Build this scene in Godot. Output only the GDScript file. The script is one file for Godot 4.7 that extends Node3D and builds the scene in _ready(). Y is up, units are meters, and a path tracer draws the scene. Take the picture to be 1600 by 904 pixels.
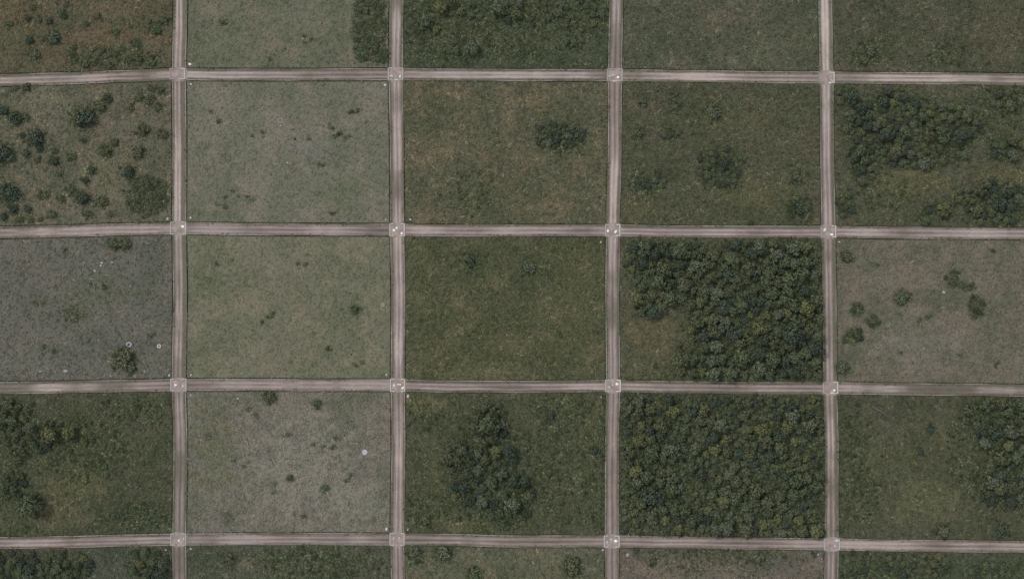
extends Node3D
# Fenceless plots of rough grazing, scrub and young wood divided by dirt tracks, looked at straight down from a drone.

const S := 0.2            # metres per photograph pixel on the ground
const HIGH := 320.0       # height of the drone
const VH := 2.55          # half width of a track running up the picture, ditches included
const HH := 2.25          # half width of a track running across

var rng := RandomNumberGenerator.new()
var n_big := FastNoiseLite.new()
var n_mid := FastNoiseLite.new()
var n_fine := FastNoiseLite.new()
var n_grain := FastNoiseLite.new()
var taken := {}
var M := {}

# centre lines of the tracks, photograph pixels
var VX := [
	[[-140, 282], [0, 281.5], [118, 279], [226, 280], [359, 279.5], [452, 281], [601, 279], [700, 281.5], [845, 279.5], [904, 280], [1100, 280]],
	[[-140, 620], [0, 619.5], [118, 618], [226, 620], [359, 620.5], [452, 622], [602, 621.5], [700, 622.5], [842, 620.5], [904, 621.5], [1100, 622]],
	[[-140, 964], [0, 963], [118, 961], [226, 961], [359, 958], [452, 957], [603, 958], [700, 956.5], [846, 956], [904, 956.5], [1100, 956]],
	[[-140, 1287], [0, 1290], [121, 1292], [226, 1293], [361, 1295], [452, 1296.5], [605, 1298], [700, 1300], [850, 1300], [904, 1299.5], [1100, 1301]]]
var HY := [
	[[-80, 128], [0, 125], [100, 122.5], [200, 118.5], [278, 115.5], [340, 116.5], [450, 116.5], [619, 116], [700, 116.5], [800, 117], [961, 117.5], [1100, 119], [1200, 120.5], [1291, 121], [1400, 122], [1500, 122.5], [1600, 124], [1700, 125]],
	[[-80, 366], [0, 363], [100, 361], [200, 358], [279, 356.5], [400, 358], [500, 358.5], [620, 359], [700, 360], [800, 360], [958, 359.7], [1050, 361.5], [1200, 362], [1295, 362], [1400, 363.5], [1500, 364], [1600, 365], [1700, 366]],
	[[-80, 608], [0, 606], [100, 604.5], [200, 602.5], [279, 601], [400, 601], [500, 601.5], [621, 601.7], [700, 603.5], [800, 604], [958, 602.7], [1050, 604.5], [1200, 606], [1299, 606], [1400, 607.5], [1500, 608.5], [1600, 610], [1700, 611]],
	[[-80, 850], [0, 848], [100, 846.5], [200, 844], [279, 842.5], [400, 842], [500, 842], [620, 842.3], [700, 843], [800, 845.5], [957, 845.3], [1050, 847], [1200, 849], [1301, 850], [1400, 852], [1500, 853], [1600, 854], [1700, 855]]]

# plots: [main colour, greener patches, dry or bare patches] in sRGB bytes, tufts per square metre, tuft size, share of dry patches
var FIELD := {
	"0,0": [[82, 81, 66], [68, 71, 54], [86, 79, 65], 2.8, 0.42, 0.35],
	"1,0": [[94, 96, 82], [74, 81, 65], [106, 102, 90], 2.8, 0.34, 0.25],
	"2,0": [[69, 75, 61], [58, 67, 48], [78, 80, 66], 4.2, 0.5, 0.2],
	"3,0": [[78, 81, 68], [65, 71, 55], [93, 90, 78], 3.6, 0.42, 0.2],
	"4,0": [[75, 77, 63], [63, 68, 52], [84, 82, 70], 3.8, 0.45, 0.25],
	"0,1": [[89, 88, 76], [69, 75, 59], [100, 94, 81], 2.8, 0.4, 0.3],
	"1,1": [[100, 100, 89], [83, 89, 72], [111, 107, 97], 2.6, 0.33, 0.3],
	"2,1": [[83, 84, 69], [69, 73, 56], [100, 93, 77], 3.6, 0.42, 0.25],
	"3,1": [[75, 77, 63], [63, 68, 50], [85, 82, 69], 3.8, 0.45, 0.2],
	"4,1": [[76, 78, 64], [64, 69, 52], [86, 84, 71], 3.8, 0.48, 0.2],
	"0,2": [[89, 89, 83], [75, 80, 69], [95, 93, 85], 2.6, 0.36, 0.4],
	"1,2": [[100, 100, 86], [83, 89, 71], [111, 107, 93], 2.6, 0.33, 0.25],
	"2,2": [[76, 79, 61], [64, 69, 49], [91, 88, 71], 4.0, 0.45, 0.2],
	"3,2": [[79, 80, 65], [66, 70, 53], [94, 89, 74], 3.8, 0.45, 0.2],
	"4,2": [[95, 94, 83], [75, 80, 65], [107, 100, 91], 3.0, 0.42, 0.35],
	"0,3": [[73, 76, 61], [60, 67, 49], [82, 81, 68], 4.0, 0.46, 0.15],
	"1,3": [[100, 99, 91], [83, 88, 74], [111, 106, 98], 3.2, 0.42, 0.45],
	"2,3": [[73, 76, 61], [60, 67, 48], [82, 81, 66], 4.0, 0.48, 0.15],
	"3,3": [[67, 70, 58], [56, 62, 46], [75, 76, 62], 3.6, 0.5, 0.1],
	"4,3": [[74, 76, 62], [62, 67, 50], [83, 81, 69], 3.8, 0.46, 0.15],
	"0,4": [[73, 77, 67], [60, 68, 54], [82, 82, 75], 3.6, 0.46, 0.2],
	"1,4": [[75, 79, 67], [62, 69, 54], [89, 88, 78], 3.6, 0.46, 0.2],
	"2,4": [[87, 88, 74], [67, 75, 58], [98, 94, 79], 3.4, 0.42, 0.25],
	"3,4": [[92, 89, 83], [72, 76, 63], [103, 95, 87], 3.4, 0.44, 0.35],
	"4,4": [[69, 75, 61], [58, 67, 49], [78, 80, 68], 3.8, 0.48, 0.15]}
# broad patches of other growth or barer soil: x, y, half width, half height, colour, share
var BLOTCH := [[470, 730, 90, 85, [115, 113, 104], 0.75], [560, 790, 60, 40, [113, 113, 102], 0.6], [330, 700, 45, 90, [91, 94, 76], 0.7], [560, 630, 60, 20, [93, 95, 78], 0.5],
	[745, 590, 110, 18, [91, 91, 71], 0.6], [660, 560, 30, 40, [87, 87, 69], 0.5], [740, 415, 40, 30, [59, 68, 51], 0.6], [830, 425, 40, 30, [61, 69, 52], 0.6], [900, 480, 40, 60, [83, 83, 61], 0.4],
	[1415, 285, 90, 26, [91, 89, 67], 0.65], [1560, 275, 50, 20, [89, 87, 67], 0.6], [1440, 780, 60, 40, [85, 87, 65], 0.6], [1380, 715, 50, 30, [81, 84, 63], 0.5], [1480, 690, 30, 40, [83, 81, 63], 0.4],
	[665, 632, 40, 14, [95, 92, 69], 0.7], [895, 632, 50, 12, [93, 90, 69], 0.6], [690, 745, 25, 30, [85, 85, 61], 0.5], [925, 690, 18, 50, [87, 86, 65], 0.6], [720, 822, 90, 9, [91, 90, 69], 0.6],
	[120, 755, 60, 36, [87, 86, 66], 0.6], [90, 805, 50, 24, [90, 88, 71], 0.6], [1010, 515, 34, 40, [89, 86, 66], 0.6], [1050, 540, 30, 34, [86, 84, 64], 0.5], [1000, 585, 40, 12, [83, 83, 63], 0.5],
	[745, 55, 36, 22, [89, 85, 69], 0.6], [690, 62, 26, 20, [85, 81, 65], 0.5], [1125, 22, 50, 26, [91, 86, 73], 0.45], [1220, 80, 60, 30, [87, 87, 71], 0.4], [1560, 60, 50, 50, [83, 80, 65], 0.5],
	[30, 25, 40, 30, [91, 83, 65], 0.5], [150, 60, 60, 22, [93, 81, 67], 0.5], [240, 62, 30, 12, [97, 83, 71], 0.5], [165, 15, 40, 16, [95, 85, 73], 0.5], [460, 30, 60, 26, [101, 101, 88], 0.5], [355, 80, 50, 22, [89, 94, 76], 0.5],
	[60, 160, 50, 24, [97, 98, 82], 0.5], [170, 270, 60, 40, [95, 93, 76], 0.5], [150, 460, 70, 40, [83, 87, 71], 0.5], [40, 570, 50, 24, [99, 98, 90], 0.5], [480, 230, 40, 24, [106, 105, 100], 0.5], [420, 400, 60, 30, [105, 103, 92], 0.4], [540, 300, 40, 30, [89, 95, 76], 0.5],
	[1080, 885, 90, 20, [105, 98, 86], 0.6], [420, 885, 50, 16, [97, 96, 80], 0.5], [860, 880, 60, 20, [91, 92, 76], 0.4], [1000, 330, 30, 20, [89, 88, 69], 0.5], [1180, 300, 60, 26, [89, 88, 67], 0.5], [1150, 190, 60, 20, [87, 85, 67], 0.4], [1440, 540, 80, 40, [106, 104, 96], 0.5], [1560, 440, 40, 50, [93, 92, 80], 0.4]]
var LOOK := {
	"0,0": "short brownish olive turf", "1,0": "smooth pale grey-green turf", "2,0": "coarse dark green weedy turf", "3,0": "even olive green turf", "4,0": "dark olive rough turf",
	"0,1": "dry green-buff turf dotted with shrubs", "1,1": "smooth pale grey turf", "2,1": "flecked olive brown turf", "3,1": "rough olive turf between shrubs", "4,1": "dark olive turf between thickets",
	"0,2": "worn grey turf", "1,2": "smooth pale buff-green turf", "2,2": "flecked dark olive turf", "3,2": "olive turf along the wood's edge", "4,2": "dry buff-grey turf",
	"0,3": "dark green rough turf", "1,3": "patchy pale grey tussocky turf", "2,3": "dark olive weedy turf", "3,3": "dark turf under the closed wood", "4,3": "dark olive turf beside a wood",
	"0,4": "dark turf between bushes", "1,4": "weedy mid green turf", "2,4": "buff-green turf with few shrubs", "3,4": "dry brownish grey turf", "4,4": "dark green weedy turf"}
const COLW := ["far-left", "left", "central", "right", "far-right"]
const ROWW := ["top", "second", "third", "fourth", "bottom"]

func plot_words(c: int, r: int) -> String:
	return "%s %s-row plot" % [COLW[c], ROWW[r]]

# thickets: [plot column, row, kind, ellipses (x, y, half width, half height), crown radius least, most, tries, tone weights]
var WOODS := [
	[3, 2, "tree", [[1185, 480, 112, 122], [1060, 420, 84, 46], [1020, 402, 42, 34], [1120, 560, 62, 40], [1235, 402, 62, 40], [1015, 470, 24, 26], [1255, 545, 45, 58]], 1.0, 2.8, 2800, [3, 5, 1.2, 2.5, 2]],
	[3, 3, "tree", [[1128, 724, 230, 160]], 0.75, 2.5, 4800, [2.5, 5, 1.6, 2.0, 2.5]],
	[4, 1, "tree", [[1440, 218, 84, 44], [1352, 245, 27, 36], [1485, 192, 55, 30], [1318, 143, 20, 16], [1570, 230, 34, 20], [1577, 152, 26, 20], [1556, 320, 58, 36], [1468, 326, 24, 15], [1318, 318, 17, 22], [1450, 346, 12, 7], [1400, 158, 42, 20], [1345, 190, 22, 24]], 0.7, 2.3, 2400, [4, 4, 0.8, 2.5, 2]],
	[2, 3, "tree", [[765, 655, 26, 30], [750, 722, 52, 40], [768, 768, 68, 34], [798, 802, 30, 28]], 0.7, 2.4, 1200, [4, 4, 1, 3, 2]],
	[4, 3, "tree", [[1572, 662, 60, 52], [1592, 725, 44, 62], [1540, 642, 30, 22], [1562, 772, 26, 26]], 0.7, 2.3, 950, [3.5, 4, 1, 2.5, 2]],
	[0, 3, "tree", [[62, 684, 88, 26], [18, 652, 40, 28], [46, 790, 22, 20], [18, 756, 22, 36]], 1.0, 2.0, 500, [3, 4, 2, 1.5, 3]],
	[0, 4, "tree", [[72, 886, 72, 26], [14, 880, 26, 30], [232, 884, 30, 26]], 1.0, 2.0, 400, [4, 4, 1, 2.5, 1.5]],
	[4, 4, "tree", [[1432, 882, 52, 26], [1345, 894, 30, 18], [1545, 896, 35, 14]], 0.9, 1.6, 300, [3, 4, 1, 2.5, 2]],
	[2, 0, "tree", [[700, 14, 72, 16], [666, 32, 22, 26], [820, 18, 62, 22], [905, 18, 42, 28], [735, 78, 22, 16], [888, 68, 24, 10]], 0.8, 2.0, 260, [1.5, 3, 4, 5, 2]],
	[2, 1, "tree", [[874, 212, 36, 22]], 0.7, 1.5, 320, [5, 3, 0.3, 2, 1.5]],
	[3, 1, "tree", [[1128, 260, 36, 34], [1047, 208, 18, 12], [1018, 282, 20, 13], [1055, 156, 14, 11]], 0.7, 1.6, 520, [5, 3, 0.4, 2.5, 1.5]],
	[4, 2, "tree", [[1338, 483, 12, 13], [1366, 504, 11, 11], [1334, 524, 16, 14], [1490, 434, 13, 13], [1526, 480, 13, 20], [1514, 448, 14, 8]], 0.7, 1.25, 260, [5, 3, 0.4, 2, 1]],
	[1, 0, "bush", [[577, 40, 27, 62], [590, 85, 16, 16]], 0.6, 1.1, 320, [2, 5, 1, 2, 3]],
	[0, 1, "bush", [[228, 304, 32, 32]], 0.5, 1.0, 260, [2, 5, 1, 2, 3]],
	[0, 3, "bush", [[216, 806, 44, 20]], 0.5, 1.0, 200, [2, 5, 1, 2, 3]]]
# low weeds that read as one mass: [x, y, half width, half height, share]
# trees that stand out by their size or colour: x, y, radius in pixels, tone
var STANDOUT := [[1051, 704, 15, 3], [75, 680, 13, 2], [1066, 392, 14, 1], [1188, 512, 13, 2], [1262, 482, 14, 2], [764, 664, 16, 1], [45, 790, 17, 1], [1015, 776, 16, 0], [687, 10, 11, 2], [735, 73, 12, 3], [665, 30, 11, 3], [775, 12, 12, 3], [1240, 520, 17, 0], [800, 790, 14, 3], [1030, 440, 12, 1], [1100, 640, 10, 2], [1200, 690, 13, 4], [1150, 780, 12, 1], [1240, 650, 12, 3]]
var WEEDS := [[735, 410, 20, 16, 0.5], [828, 420, 20, 16, 0.45], [690, 60, 60, 45, 0.6], [800, 40, 150, 60, 0.5], [1360, 80, 40, 22, 0.6], [1480, 85, 40, 22, 0.4], [113, 490, 22, 16, 0.5], [880, 640, 60, 26, 0.7], [870, 720, 70, 80, 0.45], [670, 800, 40, 30, 0.7], [660, 650, 40, 30, 0.35], [500, 880, 110, 34, 0.6], [410, 872, 26, 16, 0.5], [1250, 325, 26, 22, 0.6], [1247, 276, 18, 16, 0.5], [1117, 176, 20, 18, 0.6], [1010, 285, 34, 24, 0.5], [1340, 780, 40, 40, 0.45], [1330, 690, 30, 50, 0.4], [1380, 300, 60, 40, 0.3], [130, 700, 80, 60, 0.45], [200, 640, 70, 26, 0.5], [30, 830, 40, 14, 0.4], [180, 90, 80, 20, 0.5], [1400, 190, 100, 50, 0.6], [1550, 170, 60, 40, 0.5], [1560, 320, 70, 40, 0.5], [1128, 262, 48, 44, 0.5], [874, 212, 46, 32, 0.5], [640, 870, 30, 14, 0.4], [1390, 880, 100, 28, 0.6], [1560, 890, 60, 16, 0.5], [1540, 700, 70, 90, 0.5], [230, 880, 44, 30, 0.6], [1180, 480, 130, 120, 0.5], [1128, 724, 165, 112, 0.8], [760, 740, 80, 100, 0.6], [577, 45, 32, 60, 0.8], [228, 304, 38, 38, 0.7], [1080, 880, 60, 22, 0.25], [730, 300, 60, 40, 0.2]]
# single shrubs: x, y, radius in pixels, tone (0 blue-green, 1 mid green, 2 yellow-green, 3 grey-green, 4 olive)
var SHRUBS := [
	[82, 57, 10, 3], [45, 62, 6, 0], [53, 84, 8, 3], [43, 29, 5, 0], [58, 30, 5, 3], [76, 33, 6, 0], [98, 23, 6, 0], [151, 24, 5, 3], [135, 37, 4, 0], [180, 51, 5, 1], [242, 46, 8, 1], [256, 32, 6, 1], [233, 33, 4, 4], [213, 66, 6, 1], [133, 98, 8, 1], [160, 78, 5, 1], [215, 92, 8, 1], [236, 96, 7, 1], [168, 100, 7, 1], [190, 75, 5, 1], [178, 84, 5, 1], [114, 74, 5, 1], [104, 7, 4, 1], [50, 12, 5, 4], [112, 86, 5, 0], [14, 36, 5, 1],
	[130, 184, 16, 0], [156, 166, 8, 4], [167, 153, 7, 0], [22, 184, 10, 0], [40, 183, 6, 1], [5, 172, 7, 0], [54, 214, 12, 0], [33, 211, 5, 0], [223, 203, 9, 4], [216, 152, 6, 4], [232, 156, 7, 4], [236, 139, 5, 1], [250, 141, 6, 1], [254, 210, 7, 4], [204, 168, 5, 4], [247, 168, 5, 4], [129, 219, 5, 0], [4, 240, 15, 0], [83, 251, 7, 0], [60, 230, 7, 0], [40, 240, 5, 0], [58, 250, 4, 4], [85, 236, 5, 1], [112, 244, 6, 1], [165, 236, 9, 4], [216, 238, 8, 4], [92, 272, 5, 4], [199, 268, 9, 0], [142, 266, 6, 0], [133, 282, 5, 0], [111, 297, 6, 1], [69, 304, 6, 1], [127, 308, 10, 0], [158, 315, 9, 4], [95, 311, 5, 4], [10, 302, 15, 0], [20, 326, 7, 0], [42, 327, 6, 0], [5, 338, 6, 0], [80, 335, 6, 3], [136, 334, 6, 1], [172, 336, 4, 4], [62, 343, 4, 4], [47, 343, 5, 4], [30, 343, 5, 4], [178, 222, 6, 4], [22, 137, 5, 4], [40, 134, 6, 4],
	[178, 382, 9, 1], [194, 381, 9, 4], [193, 561, 15, 4], [203, 573, 9, 3], [554, 484, 7, 1], [419, 621, 9, 4], [495, 630, 6, 3], [357, 874, 9, 4],
	[508, 762, 5, 3], [453, 747, 5, 4], [735, 408, 9, 0], [828, 419, 9, 3], [1117, 175, 10, 3], [1250, 325, 10, 0], [1246, 276, 8, 3], [1000, 208, 8, 1], [990, 290, 8, 3], [1411, 464, 11, 1], [1317, 575, 10, 3], [1325, 400, 9, 4], [1475, 830, 10, 3], [1568, 830, 10, 0], [1440, 706, 5, 0], [1456, 672, 6, 0],
	[694, 864, 12, 3], [740, 897, 11, 1], [650, 862, 8, 3], [895, 887, 14, 4], [1020, 877, 7, 4], [1187, 872, 9, 3], [1360, 78, 10, 3], [1352, 92, 8, 1], [1005, 158, 8, 3], [860, 650, 9, 0], [930, 704, 8, 0], [815, 768, 8, 0], [665, 812, 9, 1], [820, 702, 8, 3]]
# boulders: x, y, half length, half width in pixels, turn, whiteness
var ROCKS := [
	[296, 100, 2.6, 2.0, 0.4, 0.62], [281, 122.5, 2.2, 1.2, 0.1, 0.42], [297.5, 131, 1.7, 1.3, 0.2, 0.55],
	[611.5, 118.5, 3.0, 1.9, 0.2, 0.46], [624.8, 119, 1.4, 2.0, 0.1, 0.78], [619.5, 124, 3.4, 1.2, 0.0, 0.5], [601.5, 132.5, 1.7, 1.7, 0.0, 0.55],
	[966, 120.5, 2.0, 2.0, 0.0, 0.85], [958, 117, 1.7, 1.4, 0.3, 0.5], [953, 119, 2.6, 1.7, 0.2, 0.42], [961, 126, 4.4, 1.5, 0.0, 0.45],
	[1297.5, 129, 1.8, 1.3, 0.4, 0.6], [1301, 125.5, 3.0, 1.5, 0.6, 0.42],
	[285, 353.8, 2.4, 1.9, 0.0, 0.85], [297, 340, 1.3, 1.9, 0.0, 0.5], [261, 341.5, 1.6, 2.1, 0.7, 0.4],
	[615.3, 359.5, 2.4, 1.8, 0.7, 0.82], [619.6, 356, 1.7, 2.0, 0.0, 0.75], [627.5, 364.3, 1.7, 2.1, 0.5, 0.82], [641, 342.7, 1.5, 1.5, 0.0, 0.5], [602.5, 343, 1.3, 1.3, 0.0, 0.38],
	[950.3, 360.5, 1.6, 2.2, 0.0, 0.85], [962.3, 361.8, 1.7, 2.7, 0.6, 0.78], [939, 378, 1.6, 1.6, 0.0, 0.4],
	[1289.7, 359, 1.8, 3.2, 0.6, 0.62], [1300.5, 366.3, 2.6, 1.8, 0.1, 0.82], [1312.7, 377.8, 1.6, 1.2, 0.3, 0.42],
	[273.6, 601.5, 2.1, 1.6, 0.3, 0.75], [285, 603, 1.3, 2.1, 0.2, 0.55], [263.3, 586.3, 1.0, 1.7, 0.0, 0.55], [297.4, 585.6, 1.3, 2.0, 0.4, 0.42], [297.4, 617.2, 1.5, 1.7, 0.2, 0.35],
	[615.7, 601.8, 1.5, 2.0, 0.0, 0.68], [622, 600.4, 1.6, 1.3, 0.0, 0.66], [625.2, 600.6, 1.3, 1.5, 0.0, 0.68], [629.3, 606, 1.8, 2.7, 0.7, 0.7], [603.5, 585.5, 1.4, 1.7, 0.0, 0.45], [637, 618.5, 1.8, 2.6, 0.4, 0.5],
	[964.5, 600, 2.3, 1.9, 0.4, 0.85], [957.8, 601.2, 1.3, 1.6, 0.0, 0.5], [952.5, 604.8, 2.8, 2.1, 0.3, 0.4], [939.5, 620.3, 1.5, 1.5, 0.0, 0.45],
	[1304.5, 609.7, 1.9, 1.8, 0.3, 0.8], [1301, 613.8, 2.4, 1.2, 0.0, 0.62],
	[278.6, 844.5, 2.0, 1.6, 0.6, 0.7], [286.6, 841.8, 1.5, 1.9, 0.0, 0.45], [297.3, 857.3, 1.9, 1.4, 0.3, 0.45], [258.2, 859.3, 1.4, 1.4, 0.0, 0.42],
	[615, 841.2, 1.0, 2.0, 0.0, 0.52], [623.6, 840.5, 1.2, 1.7, 0.2, 0.52], [603.7, 826.6, 1.8, 2.4, 0.2, 0.5], [636.9, 827.8, 1.1, 2.6, 0.1, 0.6],
	[962.6, 845.2, 2.6, 2.1, 0.2, 0.85], [955.2, 842.8, 1.8, 1.6, 0.0, 0.52], [949.3, 847, 2.3, 2.6, 0.0, 0.4], [942.1, 859.2, 1.5, 1.7, 0.0, 0.42],
	[1305.5, 853.4, 1.9, 1.7, 0.0, 0.5], [1308.6, 844.8, 2.9, 1.6, 0.2, 0.55], [1279, 866.2, 1.7, 1.3, 0.2, 0.42],
	[157.8, 410.6, 1.8, 1.5, 0.0, 0.42], [156.4, 414.6, 1.5, 1.6, 0.0, 0.4], [146.9, 423, 1.2, 2.2, -0.6, 0.38], [174.5, 409.6, 1.7, 1.4, 0.0, 0.3], [130, 410, 1.5, 1.2, 0.4, 0.28],
	[101.5, 579.5, 3.6, 2.0, 0.2, 0.3], [62, 580, 2.4, 1.6, 0.0, 0.26], [371, 622.5, 1.8, 1.5, 0.0, 0.34], [448.5, 254, 1.5, 1.5, 0.0, 0.36], [438, 196, 1.6, 1.3, 0.6, 0.34], [710, 57.5, 1.6, 1.9, 0.0, 0.4], [1476, 456.5, 2.4, 1.9, 0.2, 0.34], [981, 867, 2.4, 3.0, 0.3, 0.28], [225, 580, 1.7, 1.2, 0.0, 0.34]]
# kerbs round the crossings: left, top, right, bottom in pixels, whiteness of left and right bracket
var FRAMES := [
	[265.5, 106.5, 288.7, 124, 0.30, 0.42], [606.8, 106, 629.5, 124.6, 0.36, 0.36], [950, 108, 972, 127, 0.28, 0.36], [1280.5, 112.5, 1303.5, 129.5, 0.24, 0.5],
	[266.7, 346.6, 289.6, 365.8, 0.36, 0.42], [609.3, 349.2, 631.5, 368.7, 0.40, 0.48], [946.7, 350.3, 968.7, 368.6, 0.36, 0.5], [1283.5, 352.6, 1306, 371, 0.28, 0.46],
	[266.9, 591.5, 290.5, 610.5, 0.42, 0.38], [610.2, 591.8, 632, 611.5, 0.44, 0.46], [946.7, 593.2, 969.2, 611.8, 0.38, 0.55], [1286.7, 596.5, 1309, 614.8, 0.32, 0.48],
	[267, 833, 290, 851.5, 0.36, 0.34], [609.6, 833, 631.2, 852, 0.38, 0.42], [944.4, 836.2, 967.4, 854.4, 0.40, 0.46], [1288.5, 841, 1311.7, 859, 0.34, 0.4]]

# ---------------------------------------------------------------- helpers
func lin(a) -> Color:
	return Color8(int(a[0]), int(a[1]), int(a[2])).srgb_to_linear()

func grey(v: float) -> Color:
	return Color(v, v, v).linear_to_srgb()

func at(px: float, py: float, h := 0.0) -> Vector3:
	var k := 1.0 - h / HIGH
	return Vector3((px - 800.0) * S * k, 0, (py - 452.0) * S * k)

func curve(a: Array, t: float) -> float:
	for i in range(a.size() - 1):
		if t <= a[i + 1][0] or i == a.size() - 2:
			var u: float = clampf((t - a[i][0]) / (a[i + 1][0] - a[i][0]), 0.0, 1.0)
			u = lerpf(u, u * u * (3 - 2 * u), 0.6)
			return lerpf(a[i][1], a[i + 1][1], u)
	return 0.0

func vx(i: int, z: float) -> float:      # metres
	return (curve(VX[i], z / S + 452.0) - 800.0) * S

func hz(j: int, x: float) -> float:
	return (curve(HY[j], x / S + 800.0) - 452.0) * S

func crossing(i: int, j: int) -> Vector2:
	var p := Vector2(vx(i, 0), 0)
	for k in 4:
		p.y = hz(j, p.x)
		p.x = vx(i, p.y)
	return p

func numbered(called: String) -> String:
	var k: int = taken.get(called, 0)
	taken[called] = k + 1
	return called if k == 0 else "%s_%03d" % [called, k]

func tag(o: Node, label: String, category := "", group := "", kind := "") -> void:
	o.set_meta("label", label)
	if category:
		o.set_meta("category", category)
	if group:
		o.set_meta("group", group)
	if kind:
		o.set_meta("kind", kind)

func put(called: String, mesh: Mesh, mat: Material, parent: Node = null) -> MeshInstance3D:
	var o := MeshInstance3D.new()
	o.mesh = mesh
	o.material_override = mat
	if parent:
		o.name = called
		parent.add_child(o, true)
	else:
		o.name = numbered(called)
		add_child(o, true)
	return o

func mat(c: Color, rough := 0.95, vertex := true) -> StandardMaterial3D:
	var m := StandardMaterial3D.new()
	m.albedo_color = c
	m.roughness = rough
	m.metallic_specular = 0.25
	m.vertex_color_use_as_albedo = vertex
	m.cull_mode = BaseMaterial3D.CULL_DISABLED
	return m

func arrays(v: PackedVector3Array, n: PackedVector3Array, c: PackedColorArray, ix: PackedInt32Array) -> ArrayMesh:
	var a := []
	a.resize(Mesh.ARRAY_MAX)
	a[Mesh.ARRAY_VERTEX] = v
	a[Mesh.ARRAY_NORMAL] = n
	a[Mesh.ARRAY_COLOR] = c
	a[Mesh.ARRAY_INDEX] = ix
	var m := ArrayMesh.new()
	m.add_surface_from_arrays(Mesh.PRIMITIVE_TRIANGLES, a)
	return m

# a grid of points in rows, smooth normals
func sheet(v: PackedVector3Array, c: PackedColorArray, rows: int, cols: int) -> ArrayMesh:
	var n := PackedVector3Array()
	n.resize(v.size())
	for i in rows:
		for j in cols:
			var a := v[i * cols + maxi(j - 1, 0)]
			var b := v[i * cols + mini(j + 1, cols - 1)]
			var d := v[maxi(i - 1, 0) * cols + j]
			var e := v[mini(i + 1, rows - 1) * cols + j]
			var k := (e - d).cross(b - a).normalized()
			n[i * cols + j] = k if k.y > 0 else -k
	var ix := PackedInt32Array()
	var turned := (v[1] - v[0]).cross(v[cols] - v[0]).y > 0.0
	for i in rows - 1:
		for j in cols - 1:
			var p := i * cols + j
			if turned:
				ix.append_array([p, p + cols, p + 1, p + 1, p + cols, p + cols + 1])
			else:
				ix.append_array([p, p + 1, p + cols, p + 1, p + cols + 1, p + cols])
	return arrays(v, n, c, ix)

# ---------------------------------------------------------------- ground colours
func patch(x: float, z: float, seed_shift: float) -> Array:
	# large drift, middle mottling and fine grain of the sward, all matter: which plants grow where
	var b := n_big.get_noise_2d(x + seed_shift, z)
	var m := n_mid.get_noise_2d(x, z + seed_shift)
	var f := n_fine.get_noise_2d(x, z)
	return [b, m, f]

func sward(c: int, r: int, x: float, z: float) -> Color:
	var t: Array = FIELD["%d,%d" % [c, r]]
	var p := patch(x, z, (c * 7 + r * 13) * 31.0)
	var col := lin(t[0])
	col = col.lerp(lin(t[1]), clampf(0.40 + p[0] * 0.55 + p[1] * 0.75 + p[2] * 0.5, 0.0, 1.0) * 0.9)
	var dry := smoothstep(0.72 - t[5], 1.15 - t[5], 0.5 + n_big.get_noise_2d(x * 2.2 - 300.0, z * 2.2 + c * 90.0) * 0.6 + p[1] * 0.5 + p[2] * 0.3)
	col = col.lerp(lin(t[2]), dry * 0.75)
	var qx := x / S + 800.0
	var qy := z / S + 452.0
	for e in BLOTCH:
		var ex: float = (qx - e[0]) / e[2]
		var ey: float = (qy - e[1]) / e[3]
		if absf(ex) > 1.5 or absf(ey) > 1.5: continue
		var k := smoothstep(0.0, 0.7, 1.0 - ex * ex - ey * ey + p[1] * 1.3 + p[2] * 0.5)
		if k > 0.0: col = col.lerp(lin(e[4]), k * e[5])
	# leaf litter and low green growth where the thickets stand
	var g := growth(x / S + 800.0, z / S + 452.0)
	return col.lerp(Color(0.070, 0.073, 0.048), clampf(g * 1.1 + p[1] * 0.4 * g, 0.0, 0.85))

func growth(px: float, py: float) -> float:
	var k := int(clampf((px + 60.0) / 20.0, 0, 86)) + 100 * int(clampf((py + 60.0) / 20.0, 0, 52))
	var best := 0.0
	for w in near_weeds.get(k, []):
		var dx: float = (px - w[0]) / w[2]
		var dy: float = (py - w[1]) / w[3]
		var q := 1.0 - dx * dx - dy * dy
		if q > 0.0: best = maxf(best, w[4] * minf(1.0, q * 1.6))
	return best

var near_weeds := {}

func sort_weeds() -> void:
	for q in SHRUBS:
		WEEDS.append([q[0], q[1], q[2] * 1.7, q[2] * 1.5, 0.6])
	# small dark clumps of dock and thistle in the pale turf
	for q in [[401, 212], [505, 255], [347, 318], [395, 308], [535, 215], [520, 205], [475, 403], [352, 415], [330, 185], [560, 180], [470, 210], [420, 500], [520, 540], [330, 470], [560, 560], [360, 300], [480, 60], [350, 30], [430, 85], [520, 330], [90, 400], [60, 470], [220, 460], [150, 440], [230, 520], [80, 540], [1440, 500], [1400, 560], [1560, 560], [1500, 560], [1560, 400], [1380, 420], [450, 680], [500, 700], [420, 760], [540, 740], [470, 800], [380, 720], [530, 690], [400, 650]]:
		for k in 3:
			WEEDS.append([q[0] + rng.randf_range(-14, 14), q[1] + rng.randf_range(-10, 10), rng.randf_range(2.5, 6.0), rng.randf_range(2.5, 5.0), rng.randf_range(0.35, 0.8)])
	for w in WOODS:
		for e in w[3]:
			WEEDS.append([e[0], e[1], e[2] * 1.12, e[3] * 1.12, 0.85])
	for w in WEEDS:
		for i in range(maxi(0, int((w[0] - w[2] + 60.0) / 20.0)), mini(86, int((w[0] + w[2] + 60.0) / 20.0)) + 1):
			for j in range(maxi(0, int((w[1] - w[3] + 60.0) / 20.0)), mini(52, int((w[1] + w[3] + 60.0) / 20.0)) + 1):
				var k := i + 100 * j
				if not near_weeds.has(k): near_weeds[k] = []
				near_weeds[k].append(w)

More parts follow.
